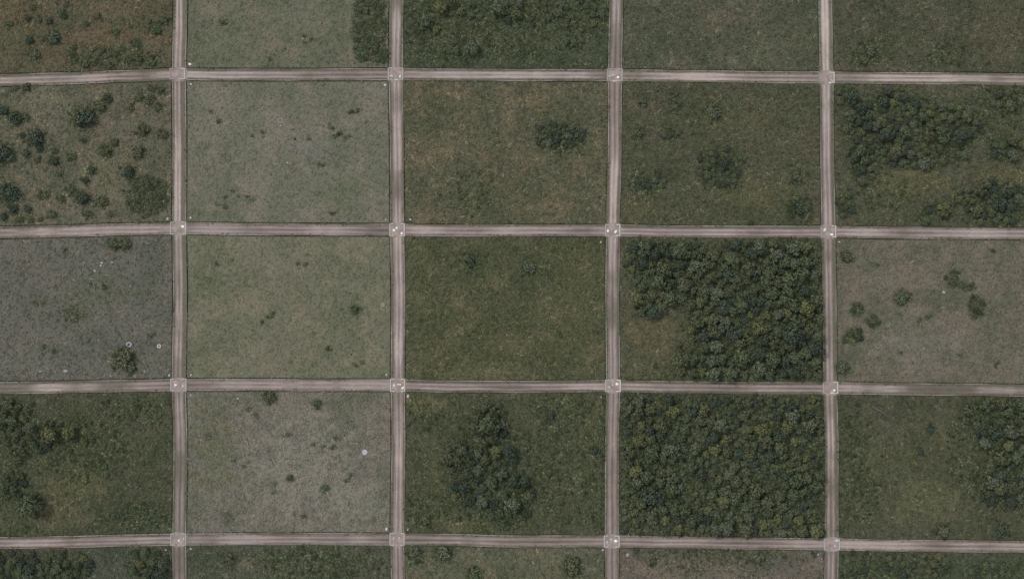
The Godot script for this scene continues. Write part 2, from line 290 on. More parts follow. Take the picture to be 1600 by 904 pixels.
# ---------------------------------------------------------------- build
func _ready() -> void:
	rng.seed = 4711
	for a in [[n_big, 0.035, 3], [n_mid, 0.16, 3], [n_fine, 0.55, 2], [n_grain, 1.7, 2]]:
		a[0].noise_type = FastNoiseLite.TYPE_SIMPLEX_SMOOTH
		a[0].frequency = a[1]
		a[0].fractal_octaves = a[2]
		a[0].seed = 99 + a[2]

	var cam := Camera3D.new()
	cam.name = "drone_camera"
	cam.position = Vector3(0, HIGH, 0)
	cam.rotation_degrees = Vector3(-90, 0, 0)
	cam.fov = rad_to_deg(2.0 * atan(90.4 / HIGH))
	cam.far = 3000.0
	add_child(cam)
	cam.current = true

	var env := Environment.new()
	env.background_mode = Environment.BG_SKY
	var sky_mat := ProceduralSkyMaterial.new()
	sky_mat.sky_top_color = Color(0.81, 0.815, 0.83)
	sky_mat.sky_horizon_color = Color(0.73, 0.735, 0.745)
	sky_mat.ground_bottom_color = Color(0.35, 0.35, 0.32)
	sky_mat.ground_horizon_color = Color(0.6, 0.6, 0.6)
	sky_mat.sun_angle_max = 0.0
	var sky := Sky.new()
	sky.sky_material = sky_mat
	env.sky = sky
	env.tonemap_mode = Environment.TONE_MAPPER_LINEAR
	env.tonemap_exposure = 1.29
	env.sdfgi_enabled = true
	env.ssao_enabled = true
	env.ssil_enabled = true
	var we := WorldEnvironment.new()
	we.name = "overcast_air"
	we.environment = env
	add_child(we)

	var sun := DirectionalLight3D.new()
	sun.name = "overcast_sun"
	sun.light_energy = 0.5
	sun.light_angular_distance = 10.0
	sun.light_color = Color(1.0, 0.97, 0.93)
	sun.shadow_enabled = true
	sun.rotation_degrees = Vector3(-52, -128, 0)
	add_child(sun)

	M.field = mat(Color.WHITE)
	M.track = mat(Color.WHITE)
	M.grass = mat(Color.WHITE)
	var tones := [[0.098, 0.124, 0.096], [0.150, 0.178, 0.112], [0.205, 0.214, 0.116], [0.172, 0.194, 0.142], [0.156, 0.168, 0.106]]
	for k in 5:
		M["leaf%d" % k] = mat(Color(tones[k][0], tones[k][1], tones[k][2]).linear_to_srgb(), 0.75)
	M.bark = mat(Color(0.10, 0.085, 0.07).linear_to_srgb(), 0.95, false)
	M.weathered = mat(Color(0.082, 0.084, 0.070).linear_to_srgb(), 0.95, false)
	M.twig = mat(Color(0.26, 0.24, 0.21).linear_to_srgb(), 0.95, false)

	sort_weeds()
	ground()
	fields()
	tracks()
	kerbs()
	boulders()
	woods()
	shrubs()
	oddments()
	grasses()

func ground() -> void:
	var pm := PlaneMesh.new()
	pm.size = Vector2(2400, 2400)
	var o := put("ground", pm, mat(Color(0.085, 0.075, 0.058).linear_to_srgb(), 0.95, false))
	o.position.y = -0.7
	tag(o, "dark soil below the turf, tracks and ditches", "", "", "structure")

func span(c: int, r: int) -> Rect2:     # rough bounds of a plot in metres
	var x0: float = (vx(c - 1, (r - 2) * 48.0) + VH) if c > 0 else -172.0
	var x1: float = (vx(c, (r - 2) * 48.0) - VH) if c < 4 else 172.0
	var z0: float = (hz(r - 1, (c - 2) * 66.0) + HH) if r > 0 else -102.0
	var z1: float = (hz(r, (c - 2) * 66.0) - HH) if r < 4 else 102.0
	return Rect2(x0, z0, x1 - x0, z1 - z0)

func inside(c: int, r: int, x: float, z: float, edge := 0.0) -> bool:
	if c > 0 and x < vx(c - 1, z) + VH + edge: return false
	if c < 4 and x > vx(c, z) - VH - edge: return false
	if r > 0 and z < hz(r - 1, x) + HH + edge: return false
	if r < 4 and z > hz(r, x) - HH - edge: return false
	return true

func relief(x: float, z: float) -> float:
	return 0.05 * n_mid.get_noise_2d(x, z) + 0.03 * n_fine.get_noise_2d(x, z)

func fields() -> void:
	for r in 5:
		for c in 5:
			var b := span(c, r)
			var nx := int(b.size.x / 0.42) + 1
			var nz := int(b.size.y / 0.42) + 1
			var v := PackedVector3Array()
			var k := PackedColorArray()
			for i in nz + 1:
				var fz := float(i) / nz
				for j in nx + 1:
					var fx := float(j) / nx
					var x := b.position.x + b.size.x * fx
					var z := b.position.y + b.size.y * fz
					for q in 2:
						var za: float = (hz(r - 1, x) + HH) if r > 0 else -102.0
						var zb: float = (hz(r, x) - HH) if r < 4 else 102.0
						z = lerpf(za, zb, fz)
						var xa: float = (vx(c - 1, z) + VH) if c > 0 else -172.0
						var xb: float = (vx(c, z) - VH) if c < 4 else 172.0
						x = lerpf(xa, xb, fx)
					var edge := minf(minf(j, nx - j), minf(i, nz - i)) * 0.42
					v.append(Vector3(x, relief(x, z) * smoothstep(0.0, 1.2, edge), z))
					var g := 1.0 + 0.28 * n_grain.get_noise_2d(x, z)
					var col := sward(c, r, x, z)
					k.append(Color(col.r * g, col.g * g, col.b * g))
			var o := put("field", sheet(v, k, nz + 1, nx + 1), M.field)
			tag(o, "%s of the %s" % [LOOK["%d,%d" % [c, r]], plot_words(c, r)], "", "", "structure")

# cross-section of a track: [distance from the middle as a share of the half width, height]
func profile(half: float) -> Array:
	var out := []
	for s in [[-half, 0.0], [-half + 0.10, -0.22], [-half + 0.20, -0.40], [-half + 0.34, -0.36], [-half + 0.40, 0.0], [-half + 0.44, 0.07], [-half + 0.58, 0.08], [-half + 0.64, 0.0]]:
		out.append(s)
	var w := half - 0.8
	var n := 25
	for i in n:
		out.append([lerpf(-w, w, float(i) / (n - 1)), 0.0])
	for s in [[half - 0.64, 0.0], [half - 0.58, 0.08], [half - 0.44, 0.07], [half - 0.40, 0.0], [half - 0.34, -0.36], [half - 0.20, -0.40], [half - 0.10, -0.22], [half, 0.0]]:
		out.append(s)
	return out

const DIRT := [Vector3(0.198, 0.164, 0.154), Vector3(0.345, 0.296, 0.280), Vector3(0.128, 0.106, 0.092), Vector3(0.102, 0.098, 0.074), Vector3(0.052, 0.046, 0.036)]

# each stretch between crossings: brightness, grassiness, half width of the worn dirt, shift to one side
const VLOOK := [[[1.05, 0.1, 1.15, -0.35], [1.0, 0.2, 1.0, -0.55], [0.98, 0.15, 1.1, -0.3], [0.9, 0.15, 1.3, 0.0], [0.85, 0.2, 1.4, 0.0]],
	[[1.0, 0.35, 1.25, 0.0], [0.92, 0.05, 1.45, 0.15], [0.98, 0.05, 1.4, 0.2], [0.95, 0.0, 1.4, 0.15], [0.88, 0.1, 1.4, 0.1]],
	[[0.88, 0.35, 1.35, 0.05], [1.0, 0.1, 1.2, -0.1], [0.88, 0.05, 1.4, -0.05], [0.95, 0.1, 1.4, 0.1], [0.85, 0.1, 1.5, 0.0]],
	[[1.12, 0.05, 1.15, -0.2], [0.95, 0.05, 1.2, -0.2], [0.98, 0.05, 1.2, -0.2], [0.98, 0.15, 1.2, -0.25], [0.85, 0.2, 1.3, -0.2]]]
const HLOOK := [[[0.92, 0.2, 1.15, 0.1], [0.92, 0.05, 1.1, 0.05], [0.92, 0.15, 1.1, 0.0], [1.0, 0.1, 1.1, 0.1], [1.0, 0.1, 1.1, -0.1]],
	[[0.86, 0.1, 1.4, 0.1], [0.78, 0.12, 1.6, 0.1], [0.88, 0.0, 1.35, 0.0], [0.94, 0.05, 1.1, 0.2], [0.9, 0.02, 1.4, 0.0]],
	[[0.88, 0.4, 1.3, 0.1], [0.78, 0.1, 1.6, 0.0], [0.86, 0.1, 1.0, 0.1], [0.9, 0.05, 1.1, 0.1], [0.84, 0.55, 1.3, 0.0]],
	[[0.84, 0.1, 1.2, 0.1], [0.76, 0.15, 1.4, 0.1], [0.9, 0.05, 1.2, 0.1], [0.84, 0.02, 1.35, 0.0], [0.86, 0.05, 1.4, 0.0]]]

func track_colour(x: float, z: float, s: float, u: float, half: float, off: float, wide: float, id: float, bright: float, grassy: float) -> Color:
	var along := n_mid.get_noise_2d(s * 0.35, id * 77.0)
	var slow := 1.35 * n_big.get_noise_2d(s * 0.8, id * 51.0 + 9.0)
	var streak := n_mid.get_noise_2d(s * 0.22 + id * 40.0, u * 16.0)
	var grain := n_grain.get_noise_2d(x * 0.8, z * 0.8)
	var v := u - off - along * 0.12
	var c: Vector3 = DIRT[0]
	var rut := exp(-pow((absf(v) - 0.62) / 0.24, 2.0))
	c = c.lerp(DIRT[1], clampf(rut * (0.75 + slow * 1.0) + streak * 0.55 + maxf(0.0, slow - 0.1) * 0.9, 0.0, 1.0))
	var mid := exp(-pow(v / 0.28, 2.0))
	c = c.lerp(DIRT[2], clampf(mid * (0.25 - slow * 0.9) - streak * 0.25, 0.0, 0.75))
	c = c.lerp(DIRT[3], clampf(mid * (slow * -1.6 - 0.1) + maxf(0.0, grassy * 1.2 + n_big.get_noise_2d(s * 1.3 + 500.0, id * 20.0) - 0.30 + streak * 0.3) * 1.3, 0.0, 0.7))
	var edge := absf(u - off) - wide - along * 0.25 - n_fine.get_noise_2d(s, id * 10.0 + signf(u) * 5.0) * 0.12
	c = c.lerp(DIRT[3], smoothstep(-0.12, 0.28, edge) * 0.9)
	c *= bright * (1.0 + 0.10 * n_fine.get_noise_2d(x * 0.5, z * 0.5 + 80.0))
	var far := half - absf(u)
	if far < 0.62 and far > 0.38:      # dry crumbly crest of the bank
		var crest := clampf(0.38 + 1.9 * n_mid.get_noise_2d(s * 0.25, id * 33.0 + signf(u) * 60.0), 0.05, 0.95)
		c = DIRT[3].lerp(Vector3(0.27, 0.255, 0.235), crest)
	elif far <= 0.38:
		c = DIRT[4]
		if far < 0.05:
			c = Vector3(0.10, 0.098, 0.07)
	var g := 1.0 + 0.16 * grain
	return Color(c.x * g, c.y * g, c.z * g)

func tracks() -> void:
	var words := ["far-left", "left", "right", "far-right"]
	var down := ["top", "upper", "lower", "bottom"]
	for i in 4:      # tracks up and down the picture, in stretches between the crossings
		var pr := profile(VH)
		var made: Array = []
		for j in 5:
			var z0: float = -102.0 if j == 0 else crossing(i, j - 1).y + HH
			var z1: float = 102.0 if j == 4 else crossing(i, j).y - HH
			var n := int((z1 - z0) / 0.5)
			var v := PackedVector3Array()
			var k := PackedColorArray()
			var look: Array = VLOOK[i][j]
			var off: float = look[3]
			var wide: float = look[2]
			for a in n + 1:
				var z := lerpf(z0, z1, float(a) / n)
				var x := vx(i, z)
				for p in pr:
					var u: float = p[0]
					v.append(Vector3(x + u, height(u, p[1], off, z, 1.0 if i == 0 and u > 0.0 else 0.0), z))
					k.append(track_colour(x + u, z, z, u, VH, off, wide - 0.08, i + 1.0, look[0], look[1]))
			made.append(sheet(v, k, n + 1, pr.size()))
		var root := Node3D.new()
		root.name = numbered("dirt_track")
		add_child(root)
		for m in made:
			put("track_stretch", m, M.track, root)
		tag(root, "%s pale dirt track running from top to bottom between plots" % words[i], "", "", "structure")
	for j in 4:
		var pr := profile(HH)
		var root := Node3D.new()
		root.name = numbered("dirt_track")
		add_child(root)
		tag(root, "%s pale dirt track running from side to side between plots" % down[j], "", "", "structure")
		for i in 5:
			var x0: float = -172.0 if i == 0 else crossing(i - 1, j).x + VH
			var x1: float = 172.0 if i == 4 else crossing(i, j).x - VH
			var n := int((x1 - x0) / 0.5)
			var v := PackedVector3Array()
			var k := PackedColorArray()
			var look: Array = HLOOK[j][i]
			var off: float = look[3]
			for a in n + 1:
				var x := lerpf(x0, x1, float(a) / n)
				var z := hz(j, x)
				for p in pr:
					var u: float = p[0]
					v.append(Vector3(x, height(u, p[1], off, x), z + u))
					k.append(track_colour(x, z + u, x, u, HH, off, look[2] - 0.08, j + 11.0, look[0], look[1]))
			put("track_stretch", sheet(v, k, n + 1, pr.size()), M.track, root)
	for j in 4:
		for i in 4:
			var p := crossing(i, j)
			var n := 20
			var v := PackedVector3Array()
			var k := PackedColorArray()
			for a in n + 1:
				for b in n + 1:
					var x := p.x + lerpf(-VH, VH, float(b) / n)
					var z := p.y + lerpf(-HH, HH, float(a) / n)
					v.append(Vector3(x, 0.015 + 0.03 * n_fine.get_noise_2d(x, z), z))
					var q := minf(absf(x - p.x) - 1.3, absf(z - p.y) - 1.2)
					var c: Vector3 = DIRT[0].lerp(DIRT[1], 0.35 + 0.5 * n_fine.get_noise_2d(x * 0.8, z * 0.8))
					c = c.lerp(DIRT[2].lerp(DIRT[3], 0.4), smoothstep(0.0, 0.5, q + 0.3 * n_fine.get_noise_2d(x, z)) * 0.85)
					var g := 1.0 + 0.16 * n_grain.get_noise_2d(x, z)
					k.append(Color(c.x * g, c.y * g, c.z * g))
			var o := put("track_crossing", sheet(v, k, n + 1, n + 1), M.track)
			tag(o, "dirt crossing of the %s upright track and the %s cross track" % [words[i], down[j]], "", "", "structure")

func height(u: float, y: float, off: float, s: float, deep := 0.0) -> float:
	if y < -0.1:      # the ditch silts up here and there
		return y * clampf((0.62 if deep == 0.0 else 1.0) + 1.5 * n_mid.get_noise_2d(s * 0.3, signf(u) * 70.0 + off * 500.0), 0.12, 1.15)
	if y != 0.0:
		return y
	var rut := exp(-pow((absf(u - off) - 0.62) / 0.24, 2.0))
	return 0.02 - 0.07 * rut + 0.02 * n_fine.get_noise_2d(s * 0.6, u * 3.0)

# a block with chamfered upper edges, worn unevenly
func block(lx: float, ly: float, lz: float, seed_: int) -> ArrayMesh:
	var r := RandomNumberGenerator.new()
	r.seed = seed_
	var st := SurfaceTool.new()
	st.begin(Mesh.PRIMITIVE_TRIANGLES)
	st.set_smooth_group(-1)
	var e := 0.035
	var ring := []
	for lay in [[0.0, 0.0, 0.0], [ly - e, 0.0, 0.0], [ly, e, e]]:
		var q := []
		for s in [[-1, -1], [1, -1], [1, 1], [-1, 1]]:
			q.append(Vector3(s[0] * (lx / 2 - lay[1]) + r.randf_range(-0.012, 0.012), lay[0] + (r.randf_range(-0.012, 0.012) if lay[0] > 0 else 0.0), s[1] * (lz / 2 - lay[2]) + r.randf_range(-0.012, 0.012)))
		ring.append(q)
	for l in 2:
		for s in 4:
			var a: Vector3 = ring[l][s]
			var b: Vector3 = ring[l][(s + 1) % 4]
			var c: Vector3 = ring[l + 1][(s + 1) % 4]
			var d: Vector3 = ring[l + 1][s]
			for t in [a, b, c, a, c, d]:
				st.add_vertex(t)
	for t in [0, 1, 2, 0, 2, 3]:
		st.add_vertex(ring[2][t])
	st.generate_normals()
	return st.commit()

func kerbs() -> void:
	var words := ["far-left", "left", "right", "far-right"]
	var down := ["top", "upper", "lower", "bottom"]
	for f in FRAMES.size():
		var q: Array = FRAMES[f]
		for side in 2:
			var root := Node3D.new()
			root.name = numbered("kerb_bracket")
			add_child(root)
			var px: float = q[0] if side == 0 else q[2]
			var mid := at(px, (q[1] + q[3]) / 2)
			root.position = mid
			var m := mat(Color(q[4 + side], q[4 + side] * 0.98, q[4 + side] * 0.94).linear_to_srgb(), 0.9, false)
			var lz: float = (q[3] - q[1]) * S
			var inward := 1.0 if side == 0 else -1.0
			var thick := 0.26
			for n in 3:      # three long stones in line, then the two short returns
				var o := put("kerb_stone", block(thick, 0.27, lz / 3.0 - 0.03, f * 10 + side * 5 + n), m, root)
				o.position = Vector3(0, -0.02, (n - 1) * lz / 3.0)
			for e in [-1.0, 1.0]:
				var ln := rng.randf_range(0.9, 1.25)
				var o := put("kerb_stone", block(ln, 0.27, thick, f * 10 + side * 5 + 3 + int(e)), m, root)
				o.position = Vector3(inward * (ln / 2 + thick / 2 + 0.02), -0.02, e * (lz / 2 - thick / 2))
			tag(root, "low pale kerb bracket on the %s side of the %s crossing on the %s track" % [["left", "right"][side], words[f % 4], down[f / 4]], "kerb", "kerb brackets round the track crossings")

func rock_mesh(seed_: int) -> ArrayMesh:
	var r := FastNoiseLite.new()
	r.seed = seed_
	r.frequency = 0.9
	var v := PackedVector3Array()
	var n := PackedVector3Array()
	var c := PackedColorArray()
	var ix := PackedInt32Array()
	var nu := 12
	var nv := 7
	for i in nv + 1:
		var th := PI * 0.62 * i / nv
		for j in nu:
			var ph := TAU * j / nu
			var d := Vector3(sin(th) * cos(ph), cos(th), sin(th) * sin(ph))
			var k := 1.0 + 0.32 * r.get_noise_3dv(d * 1.4)
			var p := d * k
			p.y = p.y * 0.75 + 0.12
			v.append(p)
			n.append(d)
			var g := 0.86 + 0.22 * r.get_noise_3dv(d * 4.0)
			c.append(Color(g, g, g * 0.98))
	for i in nv:
		for j in nu:
			var a := i * nu + j
			var b := i * nu + (j + 1) % nu
			ix.append_array([a, a + nu, b, b, a + nu, b + nu])
	return arrays(v, n, c, ix)

func boulders() -> void:
	var shapes := []
	for k in 7:
		shapes.append(rock_mesh(k * 17 + 3))
	var words := ["far-left", "left", "right", "far-right"]
	var down := ["top", "upper", "lower", "bottom"]
	var entries := []
	for k in ROCKS.size():
		var q: Array = ROCKS[k]
		var w: float = q[5]
		var o := put("boulder", shapes[k % 7], mat(Color(w, w * 0.975, w * 0.95).linear_to_srgb(), 0.9))
		o.position = at(q[0], q[1], 0.3)
		o.rotation.y = -q[4]
		var hh: float = minf(q[2], q[3]) * S * 1.0
		o.scale = Vector3(q[2] * S * 1.12, hh, q[3] * S * 1.12)
		var p := Vector2(o.position.x, o.position.z)
		var best := 1e9
		var bi := 0
		var bj := 0
		for i in 4:
			for j in 4:
				var dd := p.distance_to(crossing(i, j))
				if dd < best:
					best = dd
					bi = i
					bj = j
		var tone := "bright white" if w > 0.65 else ("off-white" if w > 0.45 else "pale grey")
		var shape_word := "long flat" if maxf(q[2], q[3]) > 1.7 * minf(q[2], q[3]) else ("large rounded" if q[2] * q[3] > 4.2 else "small rounded")
		var near := p - crossing(bi, bj)
		if best < 7.0:
			var inside_frame := absf(near.x) < 2.3 and absf(near.y) < 2.0
			var place := "%s %s" % [("upper" if near.y < 0 else "lower"), ("left" if near.x < 0 else "right")]
			entries.append([o, "%s %s stone" % [tone, shape_word], "%s %s of %s crossing on %s track" % ["inside" if inside_frame else "outside", place, words[bi], down[bj]], p])
		else:
			var cr := plot_of(p.x, p.y)
			entries.append([o, "%s %s stone" % [tone, shape_word], "in turf of %s" % plot_words(cr.x, cr.y), p])
	single_out(entries, "boulder", "pale stones lying about the crossings and turf")

func plot_of(x: float, z: float) -> Vector2i:
	var c := 0
	var r := 0
	for i in 4:
		if x > vx(i, z): c = i + 1
		if z > hz(i, x): r = i + 1
	return Vector2i(c, r)

# labels: what it looks like, where it stands, and, if that is not enough, which of the alike it is counted from the left
func single_out(entries: Array, category: String, group: String) -> void:
	var by := {}
	for e in entries:
		var key: String = e[1] + ", " + e[2]
		if not by.has(key): by[key] = []
		by[key].append(e)
	var ordinal := ["leftmost", "second", "third", "fourth", "fifth", "sixth", "seventh", "eighth", "ninth", "tenth", "eleventh", "twelfth", "thirteenth", "fourteenth", "fifteenth", "sixteenth", "seventeenth", "eighteenth", "nineteenth", "twentieth"]
	for key in by:
		var l: Array = by[key]
		l.sort_custom(func(a, b): return a[3].x < b[3].x)
		for i in l.size():
			var extra: String = "" if l.size() == 1 else (", leftmost there" if i == 0 else (", rightmost there" if i == l.size() - 1 else ", %s from left there" % ordinal[mini(i, 19)]))
			tag(l[i][0], key + extra, category, group)

# ---------------------------------------------------------------- plants
# a crown of leaf sprays on several uneven lobes; radius about 1, foot at y = 0
func crown_mesh(seed_: int, lobes: int, sprays: int, leaf: float, flat: float) -> ArrayMesh:
	var r := RandomNumberGenerator.new()
	r.seed = seed_
	var v := PackedVector3Array()
	var n := PackedVector3Array()
	var c := PackedColorArray()
	var ix := PackedInt32Array()
	var balls := [[Vector3(0, 0.62 * flat, 0), 0.5]]
	for k in lobes:
		var a := TAU * (k + r.randf_range(-0.3, 0.3)) / lobes
		var d := r.randf_range(0.38, 0.66)
		balls.append([Vector3(cos(a) * d, r.randf_range(0.3, 0.62) * flat, sin(a) * d), r.randf_range(0.26, 0.44)])
	for b in balls:
		var tint := r.randf_range(0.78, 1.0)
		var m := int(sprays * b[1] * b[1] * 4.0)
		for s in m:
			var d := Vector3(r.randfn(), r.randfn() * 0.9 + 0.35, r.randfn()).normalized()
			var p: Vector3 = b[0] + Vector3(d.x, d.y * flat, d.z) * b[1] * r.randf_range(0.66, 1.16)
			if p.y < 0.03: p.y = 0.03
			var out := (d + Vector3(r.randfn(), r.randfn(), r.randfn()) * 0.45).normalized()
			var t := out.cross(Vector3(r.randfn(), r.randfn(), r.randfn())).normalized()
			var w := out.cross(t)
			var len := leaf * r.randf_range(0.7, 1.5)
			var wid := leaf * r.randf_range(0.35, 0.6)
			var g := tint * r.randf_range(0.62, 1.0)
			var col := Color(g * r.randf_range(0.9, 1.0), g, g * r.randf_range(0.85, 1.0))
			var i0 := v.size()
			# a spray: a bent diamond of two faces with a fold along the middle
			v.append_array([p - t * len, p + w * wid + out * leaf * 0.18, p + t * len - out * leaf * 0.15, p - w * wid + out * leaf * 0.18])
			n.append_array([out, (out + w * 0.5).normalized(), out, (out - w * 0.5).normalized()])
			c.append_array([col, col, col, col])
			ix.append_array([i0, i0 + 1, i0 + 2, i0, i0 + 2, i0 + 3])
	return arrays(v, n, c, ix)

func stick(st: SurfaceTool, a: Vector3, b: Vector3, ra: float, rb: float, sides := 5) -> void:
	var d := (b - a).normalized()
	var t := d.cross(Vector3(0.31, 0.2, 0.93)).normalized()
	var w := d.cross(t)
	for s in sides:
		var p := TAU * s / sides
		var q := TAU * (s + 1) / sides
		var u0 := t * cos(p) + w * sin(p)
		var u1 := t * cos(q) + w * sin(q)
		for k in [a + u0 * ra, b + u0 * rb, b + u1 * rb, a + u0 * ra, b + u1 * rb, a + u1 * ra]:
			st.add_vertex(k)

func trunk_mesh(seed_: int, h: float, limbs: int) -> ArrayMesh:
	var r := RandomNumberGenerator.new()
	r.seed = seed_
	var st := SurfaceTool.new()
	st.begin(Mesh.PRIMITIVE_TRIANGLES)
	var lean := Vector3(r.randf_range(-0.06, 0.06), 0, r.randf_range(-0.06, 0.06))
	stick(st, Vector3(0, -0.06, 0), Vector3(0, h * 0.55, 0) + lean, 0.085, 0.065, 7)
	stick(st, Vector3(0, h * 0.55, 0) + lean, Vector3(0, h, 0) + lean * 2.0, 0.065, 0.02, 6)
	for k in limbs:
		var a := TAU * (k + r.randf() * 0.5) / limbs
		var foot := Vector3(0, h * r.randf_range(0.35, 0.6), 0) + lean
		stick(st, foot, foot + Vector3(cos(a) * 0.5, r.randf_range(0.2, 0.45), sin(a) * 0.5), 0.045, 0.012)
	st.generate_normals()
	return st.commit()

func stems_mesh(seed_: int, count: int, r0: float) -> ArrayMesh:
	var r := RandomNumberGenerator.new()
	r.seed = seed_
	var st := SurfaceTool.new()
	st.begin(Mesh.PRIMITIVE_TRIANGLES)
	for k in count:
		var a := TAU * (k + r.randf() * 0.6) / count
		var lean := r.randf_range(0.25, 0.8)
		var tip := Vector3(cos(a) * lean, r.randf_range(0.35, 0.75), sin(a) * lean)
		var mid := tip * 0.5 + Vector3(0, 0.1, 0)
		stick(st, Vector3(cos(a) * 0.05, -0.05, sin(a) * 0.05), mid, r0, r0 * 0.7, 4)
		stick(st, mid, tip, r0 * 0.7, r0 * 0.25, 4)
		for q in 2:
			stick(st, mid, mid + Vector3(cos(a + r.randf_range(-1.2, 1.2)), 0.5, sin(a + r.randf_range(-1.2, 1.2))) * 0.28, r0 * 0.5, r0 * 0.2, 3)
	st.generate_normals()
	return st.commit()

func within(w: Array, px: float, py: float) -> float:
	var best := -9.0
	for e in w[3]:
		best = maxf(best, 1.0 - pow((px - e[0]) / e[2], 2.0) - pow((py - e[1]) / e[3], 2.0))
	return best

func pick(weights: Array) -> int:
	var t := 0.0
	for x in weights: t += x
	t *= rng.randf()
	for i in weights.size():
		t -= weights[i]
		if t <= 0: return i
	return 0

const TONE := ["dark blue-green", "mid green", "yellow-green", "grey-green", "olive green"]
const VPOS := ["top edge", "upper", "mid-height", "lower", "bottom edge"]
const HPOS := ["left edge", "left", "centre", "right", "right edge"]

func cell_words(x: float, z: float, c: int, r: int) -> String:
	var b := span(c, r)
	var x0 := maxf(b.position.x, -160.0)
	var x1 := minf(b.end.x, 160.0)
	var z0 := maxf(b.position.y, -90.4)
	var z1 := minf(b.end.y, 90.4)
	var fx := clampf((x - x0) / (x1 - x0), 0.0, 0.999)
	var fz := clampf((z - z0) / (z1 - z0), 0.0, 0.999)
	return "%s %s of %s" % [VPOS[int(fz * 5)], HPOS[int(fx * 5)], plot_words(c, r)]

var crowns: Array = []
var trunks: Array = []

func woods() -> void:
	for k in 8:
		crowns.append(crown_mesh(100 + k, 5 + k % 4, 150, 0.125, 0.85))
		trunks.append(trunk_mesh(200 + k, 1.0, 4 + k % 2))
	var all := []
	for wi in WOODS.size():
		var w: Array = WOODS[wi]
		var c: int = w[0]
		var r: int = w[1]
		var kept := []
		var lo := Vector2(1e9, 1e9)
		var hi := Vector2(-1e9, -1e9)
		for e in w[3]:
			lo = lo.min(Vector2(e[0] - e[2], e[1] - e[3]))
			hi = hi.max(Vector2(e[0] + e[2], e[1] + e[3]))
		lo = lo.max(Vector2(-30, -30)).max(plot_corner(c, r, 0))
		hi = hi.min(Vector2(1630, 934)).min(plot_corner(c, r, 1))
		if w[2] == "tree":
			for q in STANDOUT:
				var sp := at(q[0], q[1], q[2] * S * 1.2)
				if plot_of(sp.x, sp.z) == Vector2i(c, r) and not kept.any(func(o): return o[0] == sp):
					kept.append([sp, q[2] * S, q[3], wi])
		for t in w[6]:
			var px := rng.randf_range(lo.x, hi.x)
			var py := rng.randf_range(lo.y, hi.y)
			var f: float = float(t) / w[6]
			var rad: float = lerpf(w[5], w[4], pow(f, 0.4)) * rng.randf_range(0.72, 1.15)
			if within(w, px, py) + 0.55 * n_mid.get_noise_2d(px * 0.2, py * 0.2) < 0.02: continue
			if n_mid.get_noise_2d(px * 0.24 + 700.0, py * 0.24) < (-0.14 if wi == 1 else -0.28) and rng.randf() < 0.85: continue
			var p := at(px, py, rad * 1.2)
			if not inside(c, r, p.x, p.z, rad * 0.75): continue
			var ok := true
			for o in kept:
				if Vector2(p.x - o[0].x, p.z - o[0].z).length() < (rad + o[1]) * 0.68:
					ok = false
					break
			if not ok: continue
			kept.append([p, rad, pick(w[7]), wi])
		all.append_array(kept)
	var trees := all.filter(func(o): return WOODS[o[3]][2] == "tree")
	var bushes := all.filter(func(o): return WOODS[o[3]][2] == "bush")
	trees.sort_custom(func(a, b): return score(a) > score(b))
	print("trees ", trees.size(), " bushes ", bushes.size())
	var entries := []
	var protos := {}
	var rest := {}
	for k in trees.size():
		var o: Array = trees[k]
		if k >= 300:
			if not rest.has(o[3]): rest[o[3]] = []
			rest[o[3]].append(o)
			continue
		var va := rng.randi() % 8
		var key := "%d %d" % [va, o[2]]
		var t: Node3D
		if protos.has(key):
			t = protos[key].duplicate()
		else:
			t = Node3D.new()
			put("trunk", trunks[va], M.bark, t)
			var cr := put("crown", crowns[va], M["leaf%d" % o[2]], t)
			cr.position.y = 0.42
			protos[key] = t
		t.name = numbered("broadleaf_tree")
		add_child(t, true)
		t.position = o[0]
		t.rotation.y = rng.randf() * TAU
		var rad: float = o[1] * 1.12
		t.scale = Vector3(rad, rad * rng.randf_range(0.95, 1.3), rad)
		var w: Array = WOODS[o[3]]
		var size := "large" if o[1] > 1.75 else ("mid-sized" if o[1] > 1.4 else "small")
		entries.append([t, "%s %s tree" % [size, TONE[o[2]]], cell_words(o[0].x, o[0].z, w[0], w[1]), Vector2(o[0].x, o[0].z)])
	single_out(entries, "tree", "broadleaf trees of the plots' woods and thickets")
	# the smaller trees that close the canopy between them, one mass for each wood
	for wi in rest:
		var w: Array = WOODS[wi]
		mass("young_trees", crowns[wi % 8], rest[wi], "young trees closing the canopy of the %s" % plot_words(w[0], w[1]), "young trees")
	entries = []
	var bp := {}
	for o in bushes:
		entries.append(shrub(o[0], o[1], o[2], bp, WOODS[o[3]][0], WOODS[o[3]][1]))
	shrub_entries = entries
	shrub_protos = bp

var shrub_entries := []
var shrub_protos := {}
var shrub_crowns := []
var shrub_stems := []

func plot_corner(c: int, r: int, which: int) -> Vector2:
	var b := span(c, r)
	var p := b.position if which == 0 else b.end
	return Vector2(p.x / S + 800.0, p.y / S + 452.0) + Vector2.ONE * (-14.0 if which == 0 else 14.0)

func score(o: Array) -> float:
	var p: Vector3 = o[0]
	return o[1] - (50.0 if absf(p.x) > 160.0 or absf(p.z) > 90.4 else 0.0)

